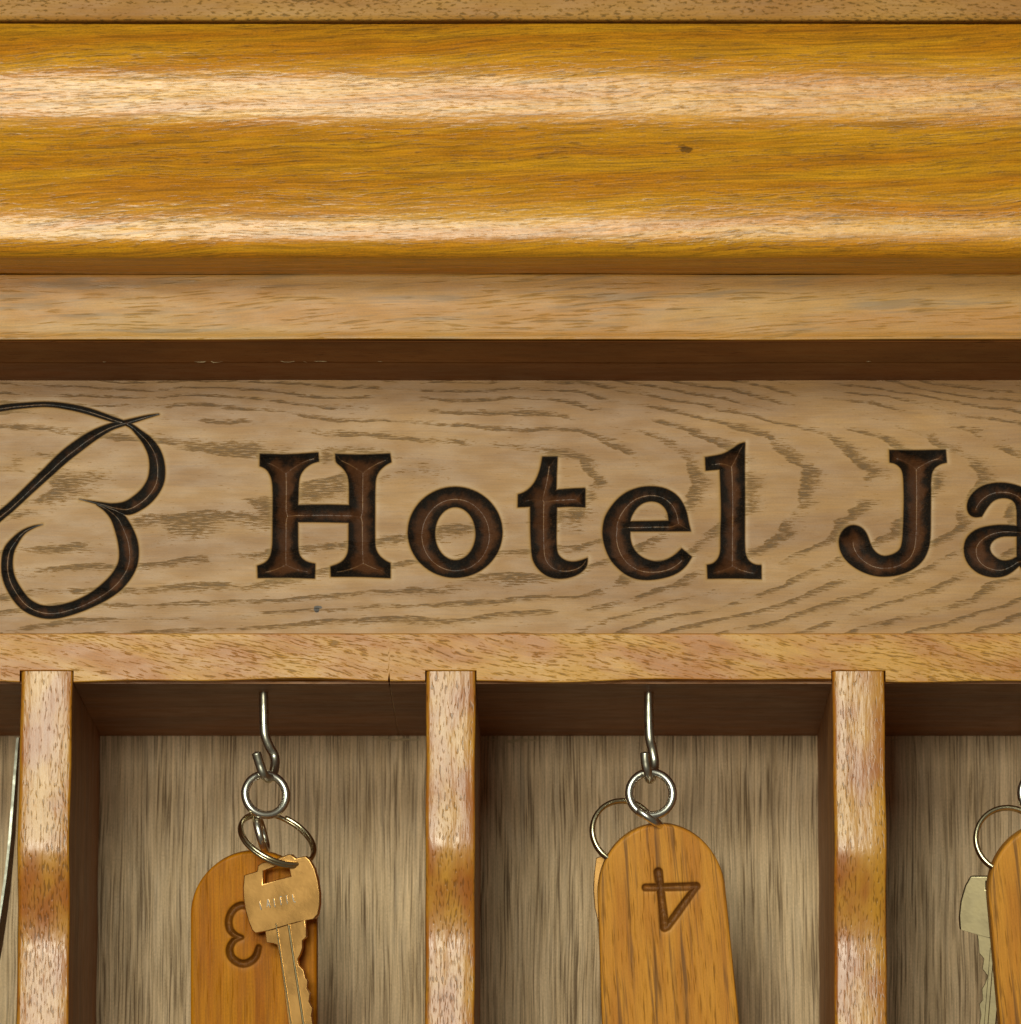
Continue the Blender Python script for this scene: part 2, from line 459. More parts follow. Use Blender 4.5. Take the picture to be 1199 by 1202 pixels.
def sweep(name, prof, mat, wave=0.0, seed=0, v_off=0.0, nx=60):
    """prof: list of (y, z); runs along x; UV = (x px, arc length px)"""
    V, UV, Fs = [], [], []
    arc = [0.0]
    for a, b in zip(prof, prof[1:]): arc.append(arc[-1] + math.hypot(b[0] - a[0], b[1] - a[1]) / PX)
    n = len(prof)
    for i in range(nx + 1):
        x = XL + (XR - XL) * i / nx
        w = wave * (math.sin(x * 31 + seed) + 0.6 * math.sin(x * 77 + seed * 2.1))
        for (y, z), s in zip(prof, arc):
            V.append((x, y, z + w)); UV.append((x / PX + VPU + seed * 733, v_off - s + seed * 97))
    for i in range(nx):
        for k in range(n - 1):
            a = i * n + k
            Fs.append((a, a + 1, a + n + 1, a + n))
    for base in (0, nx * n):        # end caps
        cap = [base + k for k in range(n)]
        Fs.append(tuple(cap if base else cap[::-1]))
    o = link_mesh(name, V, Fs, mat, rack, True, UV)
    return o
def weighted(o):
    md = o.modifiers.new('weighted', 'WEIGHTED_NORMAL'); md.keep_sharp = True; md.weight = 100
def sharpen(o, ang=30):
    for p in o.data.polygons: p.use_smooth = True
    try:
        o.data.set_sharp_from_angle(angle=R(ang))
    except Exception:
        pass

# --- crown moulding: normal angle below horizontal (phi) as a function of the picture height
knots = [(303, 72), (299, 56), (292, 38), (285, 25), (280, 14), (275, 6), (271, 0), (268, 0), (264, 7), (254, 17), (238, 25), (220, 31), (190, 36),
         (165, 34), (152, 29), (144, 21), (135, 13), (128, 6), (121, 1), (113, -1.5), (107, 0), (101, 5), (91, 16), (77, 25), (64, 34), (46, 43), (28, 48)]
kv = np.array([k[0] for k in knots][::-1], float); kp = np.array([k[1] for k in knots][::-1], float)
y, z = -0.060, Z(303, -0.060)
prof = [(y, z)]
v = 303.0
while v > 28.0:
    phi = R(np.interp(v - 0.5, kv, kp))
    st_ = 1.5 if v - 1.5 > 28 else v - 28
    zt = Z(v - st_, y)
    elev = (Z(v - st_ / 2, y) - CZ) / (D + y)
    dz = (zt - z) / (1 + elev * math.tan(phi))
    y -= math.tan(phi) * dz; z += dz
    v -= st_
    prof.append((y, z))
Y_TOP = y
# one small knot in the moulding: its place along the profile
arc_, sv_ = 0.0, 0.0
pts_ = [(0.02, prof[0][1])] + prof
for k_ in range(1, len(pts_)):
    arc_ += math.hypot(pts_[k_][0] - pts_[k_ - 1][0], pts_[k_][1] - pts_[k_ - 1][1]) / PX
    if pts_[k_][1] <= Z(175, pts_[k_][0]): sv_, sy_ = arc_, pts_[k_][0]
ku_ = X(806, 175, sy_) / PX + VPU + 733; kv_ = 4000 - sv_ + 97
CROWN_SPOTS = [(ku_, kv_, 8, 4.0, 0.7), (ku_ - 5, kv_ - 4, 5, 2.5, 0.5)]
M['crown'] = crown_material()
o = sweep('crown_moulding', [(0.02, prof[0][1] + 0.0002)] + prof + [(Y_TOP + 0.004, z + 0.0004), (0.02, z + 0.0004)], M['crown'], 0.00008, 1, 4000)
sharpen(o, 22)
# --- top fillet
zf = z + 0.0006
yf = Y_TOP - 0.0016
o = sweep('top_fillet', [(0.02, zf), (yf + 0.0006, zf), (yf - 0.0002, zf + 0.0001), (yf - 0.0004, zf + 0.0004), (yf - 0.0001, zf + 0.0012), (yf, zf + 0.0020), (yf, zf + 0.018),
                         (yf + 0.001, zf + 0.019), (0.02, zf + 0.019)], M['fillet'], 0.00008, 2, 5000)
sharpen(o, 50); weighted(o)
# --- fascia below the moulding
yfa = -0.038
zt, zb = Z(322, yfa), Z(399, yfa)
zc = prof[0][1] - 0.0001
o = sweep('fascia_board', [(0.02, zb + 0.0015), (yfa + 0.0010, zb), (yfa - 0.0003, zb + 0.0002), (yfa - 0.0005, zb + 0.0006), (yfa - 0.0002, zb + 0.0016), (yfa, zb + 0.0032),
                           (yfa, zt - 0.001), (yfa + 0.0002, zc), (0.02, zc)], M['fascia'], 0.00012, 3, 6000)
sharpen(o, 50); weighted(o)
# --- bed moulding under the fascia, the shade there darkened into its wood colour
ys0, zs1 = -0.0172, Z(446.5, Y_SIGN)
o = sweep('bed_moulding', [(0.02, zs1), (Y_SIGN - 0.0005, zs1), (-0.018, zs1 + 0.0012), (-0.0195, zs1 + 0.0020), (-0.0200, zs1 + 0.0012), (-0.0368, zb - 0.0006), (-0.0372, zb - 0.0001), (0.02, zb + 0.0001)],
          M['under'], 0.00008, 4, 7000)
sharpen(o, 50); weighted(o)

# --- sign board with V-carved letters ---------------------------------------
def zoom(pts, ou, ov, s): return [(ou + a * s, ov + b * s) for a, b in pts]
def ell(cx, cy, rx, ry, n=64, ph=0): return [(cx + rx * math.cos(2 * math.pi * k / n), cy + ry * math.sin(2 * math.pi * k / n)) for k in range(n)]
def rnd(pts, n=3):
    """soften an outline only where its corners are shallow"""
    pts = [np.array(p, float) for p in pts]; out = []
    N = len(pts)
    for i in range(N):
        a, b, c = pts[i - 1], pts[i], pts[(i + 1) % N]
        d1, d2 = b - a, c - b
        l1, l2 = np.hypot(*d1), np.hypot(*d2)
        cosang = d1 @ d2 / (l1 * l2 + 1e-9)
        if cosang > 0.62:
            r1 = min(0.5, 14 / l1 if l1 > 28 else 0.5); r2 = min(0.5, 14 / l2 if l2 > 28 else 0.5)
            p0, p2 = b - d1 * r1, b + d2 * r2
            for t in np.linspace(0, 1, n + 1): out.append(tuple((1 - t) ** 2 * p0 + 2 * t * (1 - t) * b + t * t * p2))
        else: out.append(tuple(b))
    return out
gl = {}
gl['H'] = [zoom([(95,140),(300,146),(530,130),(535,200),(480,215),(430,250),(395,300),(385,360),(380,520),(560,516),(755,520),(755,360),(745,300),(715,255),(680,225),(655,205),(652,140),(850,148),(1062,138),(1072,205),(1030,225),(985,265),(960,310),(952,370),(950,780),(955,850),(985,900),(1030,935),(1065,950),(1065,1065),(840,1055),(620,1055),(618,975),(680,955),(720,925),(745,880),(752,820),(752,655),(560,650),(380,650),(380,820),(385,880),(410,920),(455,945),(508,955),(505,1068),(300,1060),(78,1065),(75,970),(120,955),(155,930),(180,880),(188,800),(190,400),(180,320),(150,265),(120,245),(92,235)], 290, 510, .1585)]
gl['o'] = [zoom(ell(595, 597, 515, 495), 470, 560, .1084), zoom(ell(597, 612, 218, 285), 470, 560, .1084)]
gl['t'] = [zoom([(295,110),(425,110),(418,250),(415,385),(520,375),(655,370),(655,535),(530,528),(420,535),(415,700),(415,890),(440,940),(490,975),(550,985),(610,975),(675,950),(672,1020),(630,1070),(560,1110),(470,1130),(390,1125),(320,1100),(260,1050),(215,980),(203,900),(195,750),(193,530),(90,535),(92,425),(150,405),(210,355),(250,290),(280,200)], 595, 520, .1414)]
gl['e'] = [zoom([(65,580),(85,440),(150,330),(230,230),(340,150),(470,105),(600,92),(740,110),(860,170),(940,260),(990,380),(1010,500),(1035,590),(375,592),(372,650),(390,740),(440,820),(520,880),(620,912),(720,912),(800,880),(870,830),(930,770),(1045,865),(990,960),(900,1040),(780,1090),(620,1120),(480,1120),(360,1085),(250,1010),(150,900),(90,760),(70,650)], 700, 560, .1081),
           zoom([(375,478),(385,430),(430,350),(500,285),(590,260),(680,275),(745,330),(780,400),(785,470)], 700, 560, .1081)]
gl['l'] = [zoom([(85,175),(150,165),(230,150),(300,110),(350,70),(403,58),(400,200),(402,500),(400,850),(405,940),(430,990),(480,1020),(530,1020),(532,1135),(330,1128),(105,1132),(100,1020),(150,1010),(190,970),(207,910),(205,800),(212,600),(205,400),(200,275),(90,285)], 815, 510, .1498)]
gl['J'] = [zoom([(370,68),(550,70),(728,66),(735,150),(690,160),(655,185),(635,225),(635,400),(632,650),(605,740),(555,800),(480,845),(390,868),(290,868),(200,840),(120,790),(70,730),(50,660),(58,600),(95,555),(140,537),(190,548),(225,580),(245,630),(262,680),(290,715),(330,737),(380,730),(430,705),(450,665),(458,560),(462,380),(458,220),(440,180),(405,155),(372,150)], 975, 515, .1868)]
gl['a'] = [zoom([(855,430),(865,380),(905,325),(970,285),(1060,270),(1150,280),(1230,310),(1285,370),(1300,450),(1300,740),(1320,790),(1370,800),(1365,860),(1290,870),(1220,845),(1190,800),(1140,845),(1080,872),(1000,872),(920,845),(855,780),(835,700),(850,620),(920,560),(1030,540),(1110,538),(1172,545),(1172,430),(1150,385),(1090,370),(1030,385),(990,430),(955,490),(905,497),(868,475)], 975, 515, .1868),
           zoom([(1000,690),(1020,640),(1080,612),(1172,615),(1172,740),(1130,762),(1075,765),(1025,735)], 975, 515, .1868)]
q = .2328
def stk(pts): return [(a * q, 460 + b * q, w * q) for a, b, w in pts]
emb = [stk([(800,112,4),(740,125,9),(650,150,14),(560,175,19),(470,220,27),(390,275,31),(320,330,31),(240,405,28),(150,490,25),(60,575,24),(0,625,24),(-120,730,22),(-250,830,14),(-350,870,5)]),
       stk([(-250,180,5),(-120,115,10),(0,82,17),(120,68,15),(240,62,14),(350,75,16),(450,98,17),(560,135,15),(650,165,12),(700,205,18),(745,250,27),(780,310,35),(793,380,40),(785,450,43),(750,510,43),(700,555,41),(640,585,36),(570,580,20),(500,562,9),(400,540,2)]),
       stk([(490,568,5),(540,590,18),(590,630,34),(622,690,44),(645,760,50),(650,830,50),(635,890,48),(595,950,46),(540,1000,42),(470,1045,36),(380,1085,33),(280,1110,34),(200,1105,33),(130,1070,34),(80,1010,34),(45,940,32),(35,870,30),(45,800,28),(80,745,20),(120,705,12),(170,680,7),(215,668,2)])]

STEP = 0.62
VT, VB = 446.0, 744.5
patches = []
def add_patch(key, u0, u1, v0, v1, sdf, cap, slope=1.35):
    patches.append((key, u0, u1, v0, v1, carve_patch(u0, u1, v0, v1, STEP, sdf, slope, cap)))
add_patch('emblem', -90, 200, 466, 738, lambda a, b: np.maximum.reduce([sd_stroke(a, b, s) for s in emb]), 22, 1.3)
spans = {'H': (297, 467, 524, 684), 'o': (472, 597, 565, 685), 't': (603, 697, 529, 685), 'e': (701, 818, 564, 686),
         'l': (822, 900, 512, 685), 'J': (978, 1118, 521, 683), 'a': (1124, 1238, 559, 684)}
for k, (a, b, c_, d_) in spans.items():
    loops = [rnd(L) if k not in 'o' else L for L in gl[k]]
    add_patch(k, a, b, c_, d_, (lambda A, B, L=loops: sd_poly(A, B, L)), 34)
def board_xyz(PU, PV, dep):
    # exact inverse projection on the plane of the board; depth pushes straight back
    b = (H_PX / 2 - PV) / F_PX; a = (PU - VPU) / F_PX
    dy, dz = ct - b * st, st + b * ct
    t = (Y_SIGN + D) / dy
    return np.stack([a * t, np.full_like(PU, Y_SIGN) + dep * PX, CZ + dz * t], -1)
AX_V = 558.0                        # axis of the cathedral figure
def suv(PU, PV): return np.stack([PU, AX_V - PV], -1)
BV, BF, BU, BC, BR = [], [], [], [], []
nb = 0
def add_board(verts, faces, uv, cv, rd):
    global nb
    BV.append(verts); BF.append(faces + nb); BU.append(uv); BC.append(cv); BR.append(rd); nb += len(verts)
def rect(u0, u1, v0, v1):
    PU = np.array([u0, u0, u1, u1], float); PV = np.array([v0, v1, v1, v0], float)
    add_board(board_xyz(PU, PV, np.zeros(4)), np.array([[0, 1, 2, 3]]), suv(PU, PV), np.zeros(4), np.zeros(4))
prev = UL
names = {'emblem': 'carved_emblem'}
letters = []
for key, u0, u1, v0, v1, (PU, PV, d, cv, rd, msk) in patches:
    if u0 > prev: rect(prev, u0, VT, VB)
    rect(u0, u1, VT, v0); rect(u0, u1, v1, VB)
    prev = u1
    verts = board_xyz(PU, PV, d).reshape(-1, 3); uv = suv(PU, PV).reshape(-1, 2)
    nv_, nu_ = PU.shape
    for inside in (True, False):
        f = grid_faces(nv_, nu_, msk if inside else ~msk)
        vv, ff, (uu, cc, rr) = compact(verts, f, uv, cv.ravel(), rd.ravel())
        if inside: letters.append((names.get(key, 'carved_letter'), vv, ff, uu, cc, rr, key))
        else: add_board(vv, ff, uu, cc, rr)
rect(prev, UR, VT, VB)
sign = mesh_quads('sign_board', np.concatenate(BV), np.concatenate(BF), np.concatenate(BU), M['sign'], rack,
                  {'carve': np.concatenate(BC), 'ridge': np.concatenate(BR)})
for nm, vv, ff, uu, cc, rr, key in letters:
    o = mesh_quads(nm, vv, ff, uu, M['sign'], sign, {'carve': cc, 'ridge': rr})
    if key == 'emblem': o['label'] = 'flowing script letter B carved at the left end'
    else: o['label'] = f"{'capital' if key.isupper() else 'small'} letter {key} carved and stained dark"
# body of the board behind the carved face
zt_, zb_ = Z(VT, Y_SIGN), Z(VB, Y_SIGN)
o = sweep('board_core', [(Y_SIGN + 0.0100, zb_), (Y_SIGN + 0.0100, zt_), (0.02, zt_), (0.02, zb_)], M['inside'], 0, 5)

# --- rail over the pigeonholes (its underside is their ceiling) ---------------
DIV = [(-451.0, -391.0), (24.6, 85.6), (500.5, 558.5), (977.2, 1038.6), (1453.0, 1512.0)]
zr_top = Z(743.2, 0.0)
def rail_bottom(u):
    vb = 799.0 + 1.6 * math.sin(u * 0.012 + 0.6) + 1.1 * math.sin(u * 0.031)
    if abs(u - 457.0) < 0.1: vb -= 8
    return Z(vb, 0.0)
Z_CEIL = Z(799.5, 0.0)
us = []
u_ = UL
cuts = []
for a, b in DIV: cuts += [a - 1.2, b + 1.2]
stops = sorted(set([float(UL), float(UR), 455.6, 457.0, 458.2] + cuts + list(np.arange(UL, UR, 14.0))))
rows = []
def in_notch(um): return any(a - 1.2 < um < b + 1.2 for a, b in DIV)
zn = Z(787.6, 0.0)
YR = 0.0
V, Fs, UV = [], [], []
def addq(pts, uvq):
    i = len(V); V.extend(pts); UV.extend(uvq); Fs.append((i, i + 1, i + 2, i + 3))
bev = 0.0006
for a, b in zip(stops, stops[1:]):
    xa, xb = X(a, 770), X(b, 770)
    nt = in_notch((a + b) / 2)
    za, zb2 = (zn, zn) if nt else (rail_bottom(a), rail_bottom(b))
    layers_a = [(YR + 0.02, zr_top), (YR + bev, zr_top), (YR + bev * 0.3, zr_top - bev * 0.3), (YR, zr_top - bev),
                (YR, za + bev), (YR + bev * 0.3, za + bev * 0.3), (YR + bev, za), (0.012, Z_CEIL if not nt else zn), (Y_BACK, Z_CEIL if not nt else zn)]
    layers_b = [(l[0], l[1]) for l in layers_a]
    layers_b[4] = (YR, zb2 + bev); layers_b[5] = (YR + bev * 0.3, zb2 + bev * 0.3); layers_b[6] = (YR + bev, zb2)
    arc = 0
    for k in range(len(layers_a) - 1):
        l = math.hypot(layers_a[k + 1][0] - layers_a[k][0], layers_a[k + 1][1] - layers_a[k][1]) / PX
        addq([(xa,) + layers_a[k], (xa,) + layers_a[k + 1], (xb,) + layers_b[k + 1], (xb,) + layers_b[k]],
             [(a, -arc), (a, -arc - l), (b, -arc - l), (b, -arc)])
        arc += l
for a, b in DIV:                    # notch cheeks
    for uu in (a - 1.2, b + 1.2):
        x = X(uu, 770); zz = rail_bottom(uu)
        addq([(x, YR, zn), (x, YR, zz), (x, 0.03, Z_CEIL), (x, 0.03, zn)], [(uu, 0), (uu, -20), (uu + 60, -20), (uu + 60, 0)])
rail = link_mesh('top_rail', V, Fs, M['rail'], rack, True, UV)
import bmesh
bm = bmesh.new(); bm.from_mesh(rail.data)
bmesh.ops.remove_doubles(bm, verts=bm.verts, dist=1e-6)
bmesh.ops.recalc_face_normals(bm, faces=bm.faces)
bm.to_mesh(rail.data); bm.free()
sharpen(rail, 35); weighted(rail)
# ceiling lining: oak with shade put into its colour, set a hair under the rail, one board per pigeonhole
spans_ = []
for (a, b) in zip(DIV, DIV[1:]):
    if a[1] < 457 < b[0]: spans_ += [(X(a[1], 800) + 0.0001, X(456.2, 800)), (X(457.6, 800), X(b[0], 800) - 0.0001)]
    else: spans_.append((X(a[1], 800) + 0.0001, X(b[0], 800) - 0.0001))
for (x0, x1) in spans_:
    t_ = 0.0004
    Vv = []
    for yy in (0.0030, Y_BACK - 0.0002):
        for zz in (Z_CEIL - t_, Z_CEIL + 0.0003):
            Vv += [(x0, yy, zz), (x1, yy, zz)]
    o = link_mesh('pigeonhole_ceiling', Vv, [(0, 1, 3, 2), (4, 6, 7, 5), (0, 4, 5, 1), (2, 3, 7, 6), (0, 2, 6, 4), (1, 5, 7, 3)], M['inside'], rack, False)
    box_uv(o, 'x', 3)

# --- dividers ---------------------------------------------------------------------
VD = 1620
dk = [(788, 0), (830, -2), (890, -4), (940, -7), (974, -6), (992, 0), (1010, 11), (1035, 17), (1070, 15), (1100, 7), (1125, -2), (1160, -5), (1200, -4), (1260, 0), (1700, 0)]
dv_ = np.array([k[0] for k in dk], float); dp_ = np.array([k[1] for k in dk], float)
def divider(idx, a, b):
    rowsV = [788.3] + list(np.arange(792, VD, 4.0))
    V, Fs = [], []
    y_ = -0.0004
    zprev = Z(rowsV[0], 0)
    jit = np.random.default_rng(idx + 30)
    wl, wr = jit.random(2) * 6
    for r_, vv in enumerate(rowsV):
        z_ = Z(vv, 0)
        y_ += math.tan(R(np.interp(vv + (idx * 5) % 11 - 5, dv_, dp_))) * (zprev - z_)
        zprev = z_
        xa, xb = X(a, 790) , X(b, 790)
        xa += 0.00008 * math.sin(vv * 0.05 + wl); xb += 0.00010 * math.sin(vv * 0.043 + wr)
        rr = 0.0013
        ring = [(xa, Y_BACK), (xa, y_ + rr * 1.3)]
        for t in (30, 60): ring.append((xa + rr * (1 - math.cos(R(t))), y_ + rr * 1.3 * (1 - math.sin(R(t)))))
        ring.append((xa + rr, y_))
        for q_ in (0.25, 0.5, 0.75): ring.append((xa + rr + (xb - xa - 1.6 * rr) * q_, y_ - 0.00012 * math.sin(math.pi * q_)))
        rs = rr * 0.6
        ring.append((xb - rs, y_))
        for t in (60, 30): ring.append((xb - rs * (1 - math.cos(R(t))), y_ + rs * 1.3 * (1 - math.sin(R(t)))))
        ring += [(xb, y_ + rs * 1.3), (xb, Y_BACK)]
        V += [(x, yy, z_) for x, yy in ring]
    n = len(ring)
    for r_ in range(len(rowsV) - 1):
        for k in range(n - 1):
            A = r_ * n + k
            Fs.append((A, A + n, A + n + 1, A + 1))
    Fs.append(tuple(range(n)))
    o = link_mesh('divider', V, Fs, M['divider'], rack, True)
    box_uv(o, 'z', idx + 1)
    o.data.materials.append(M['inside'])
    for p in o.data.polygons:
        if abs(p.normal.x) > 0.95: p.material_index = 1  # side walls take the oak toned down for shade
    sharpen(o, 40)
    return o
for i, (a, b) in enumerate(DIV): divider(i, a, b)

# --- back panel -------------------------------------------------------------------
zb0, zb1 = Z(VD, 0), Z_CEIL + 0.004
V = [(XL, Y_BACK, zb0), (XR, Y_BACK, zb0), (XR, Y_BACK, zb1), (XL, Y_BACK, zb1), (XL, Y_BACK + 0.006, zb0), (XR, Y_BACK + 0.006, zb0), (XR, Y_BACK + 0.006, zb1), (XL, Y_BACK + 0.006, zb1)]
bp = link_mesh('back_panel', V, [(0, 1, 2, 3), (5, 4, 7, 6), (3, 2, 6, 7), (4, 5, 1, 0), (4, 0, 3, 7), (1, 5, 6, 2)], M['back'], rack, False)
box_uv(bp, 'z', 0)

# --- cup hooks screwed into the ceiling ---------------------------------------------
YH = 0.022
def hook(pts, r=0.0015):
    c = catmull([tuple(P(u, v, yy)) for u, v, yy in pts], 6)
    top = c[0].copy(); top[2] = Z_CEIL + 0.001
    c[0] = top
    o = tube('hook', c, r, M['hook'], rack, seg=16)
    return o
hook([(309.5, 812, YH), (310, 840, YH), (311, 862, YH), (316, 876, YH + .001), (322.5, 889, YH + .002), (322, 904, YH), (316, 914, YH - .004),
      (309.5, 909, YH - .008), (305, 897, YH - .009), (301, 884, YH - .010)])
hook([(762, 812, YH), (762, 840, YH), (763, 866, YH), (766, 880, YH + .001), (768.5, 895, YH + .001), (767, 908, YH - .001), (763, 915, YH - .005),
      (760, 905, YH - .009), (758, 894, YH - .010), (757.5, 884, YH - .0105)])
hook([(1226, 812, YH), (1226, 840, YH), (1227, 866, YH), (1230, 880, YH + .001), (1233, 895, YH + .001), (1231, 908, YH - .001), (1227, 915, YH - .005),
      (1224, 905, YH - .009), (1222, 894, YH - .010), (1221, 884, YH - .0105)])

# --- pale flecks of dried glue and torn fibre in two joints
def flecks(spec, seed):
    rg_ = random.Random(seed)
    for (ua, ub, vv, yy, r0) in spec:
        n = max(4, int((ub - ua) / 5))
        pts, rad = [], []
        for i in range(n + 1):
            t = i / n
            p = P(ua + (ub - ua) * t, vv + rg_.uniform(-1.0, 1.0) * (1.6 if ub - ua > 30 else 0.4), yy)
            pts.append(p); rad.append(max(0.00003, r0 * math.sin(math.pi * (0.04 + 0.92 * t)) * rg_.uniform(0.25, 1.0)))
        tube('dried_glue', pts, rad, M['glue'], rack, seg=6)
flecks([(432, 500, 868.0, Y_BACK, 0.0007), (566, 650, 868.5, Y_BACK, 0.00045), (590, 622, 871, Y_BACK, 0.0004), (1040, 1075, 868, Y_BACK, 0.0002)], 3)
yc_ = -0.0204
vc_ = 424.0
flecks([(228, 262, vc_, yc_, 0.00022), (318, 360, vc_, yc_, 0.0002), (368, 384, vc_, yc_, 0.00016), (96, 128, vc_, yc_, 0.00014), (54, 70, vc_, yc_, 0.0001),
        (430, 452, vc_, yc_, 0.0001), (1010, 1030, vc_, yc_, 0.0001)], 5)

# ================================================================== RINGS
def ring_pts(c, e1, e2, r, n=72):
    c, e1, e2 = Vector(c), Vector(e1).normalized(), Vector(e2)
    e2 = (e2 - e1 * e2.dot(e1)).normalized()
    return [c + (e1 * math.cos(2 * math.pi * k / n) + e2 * math.sin(2 * math.pi * k / n)) * r for k in range(n)]
def solid_ring(name, c, e1, e2, r_px, t_px, mat, parent=None, n=72):
    return tube(name, ring_pts(c, e1, e2, r_px * PX, n), t_px * PX, mat, parent, closed=True, seg=18)
def split_ring(c, e1, e2, r_px, label, group, ph=0.0, t_px=2.8, mat='ring_brass'):
    """two turns of wire lying one on the other, with free ends"""
    t = thing('split_ring', label, 'key ring', c, group)
    e1 = Vector(e1).normalized(); e2 = Vector(e2); e2 = (e2 - e1 * e2.dot(e1)).normalized()
    nrm = e1.cross(e2)
    pts = []
    turns = 1.93; n = 150
    for k in range(n + 1):
        a = ph + 2 * math.pi * turns * k / n
        off = (k / n - 0.5) * t_px * 2.1 * PX * 1.03
        rr = r_px * PX
        pts.append((e1 * math.cos(a) + e2 * math.sin(a)) * rr + nrm * off * (1 if turns else 0))
    tube('wire', pts, t_px * PX, M[mat], t, seg=12)
    return t

G_R, G_S, G_K, G_T = 'round steel rings on the hooks', 'thin split rings holding keys', 'keys hanging in the pigeonholes', 'numbered wooden key tags'
o = solid_ring('hook_ring', P(312, 933, YH - .004), (1, 0.25, 0), (0, 0.1, 1), 24.5, 4.9, M['nickel'])
tag(o, 'round steel ring on the left hook, above the tag carved with a 3', 'ring', G_R)
o = solid_ring('hook_ring', P(764.5, 932, YH - .005), (1, 0.12, 0), (0, 0.05, 1), 25.8, 5.0, M['nickel'])
tag(o, 'bright thick steel ring on the middle hook, above the tag carved with a 4', 'ring', G_R)
o = solid_ring('hook_ring', P(1225, 932, YH - .005), (1, 0.12, 0), (0, 0.05, 1), 26, 5.0, M['nickel'])
tag(o, 'steel ring cut off by the right edge, above the rightmost tag', 'ring', G_R)

# e1, e2 in world axes (x right, y away, z up)
split_ring(P(325.5, 985.5, YH - .006), (0.86, 0.0, -0.5), (0.31, 0.79, 0.53), 46, 'thin split ring passing through the slot of the stamped brass key', G_S, ph=2.2)
split_ring(P(733, 977, YH + .002), (1, 0.25, 0.1), (0, 0.15, 1), 38.5, 'thin split ring half hidden behind the tag carved with a 4', G_S, ph=0.8, t_px=3.1)
split_ring(P(1185, 986, YH + .001), (1, 0.1, 0), (0, 0.15, 1), 39.5, 'thin split ring behind the rightmost tag, above the pale key', G_S, ph=1.0, t_px=3.1)

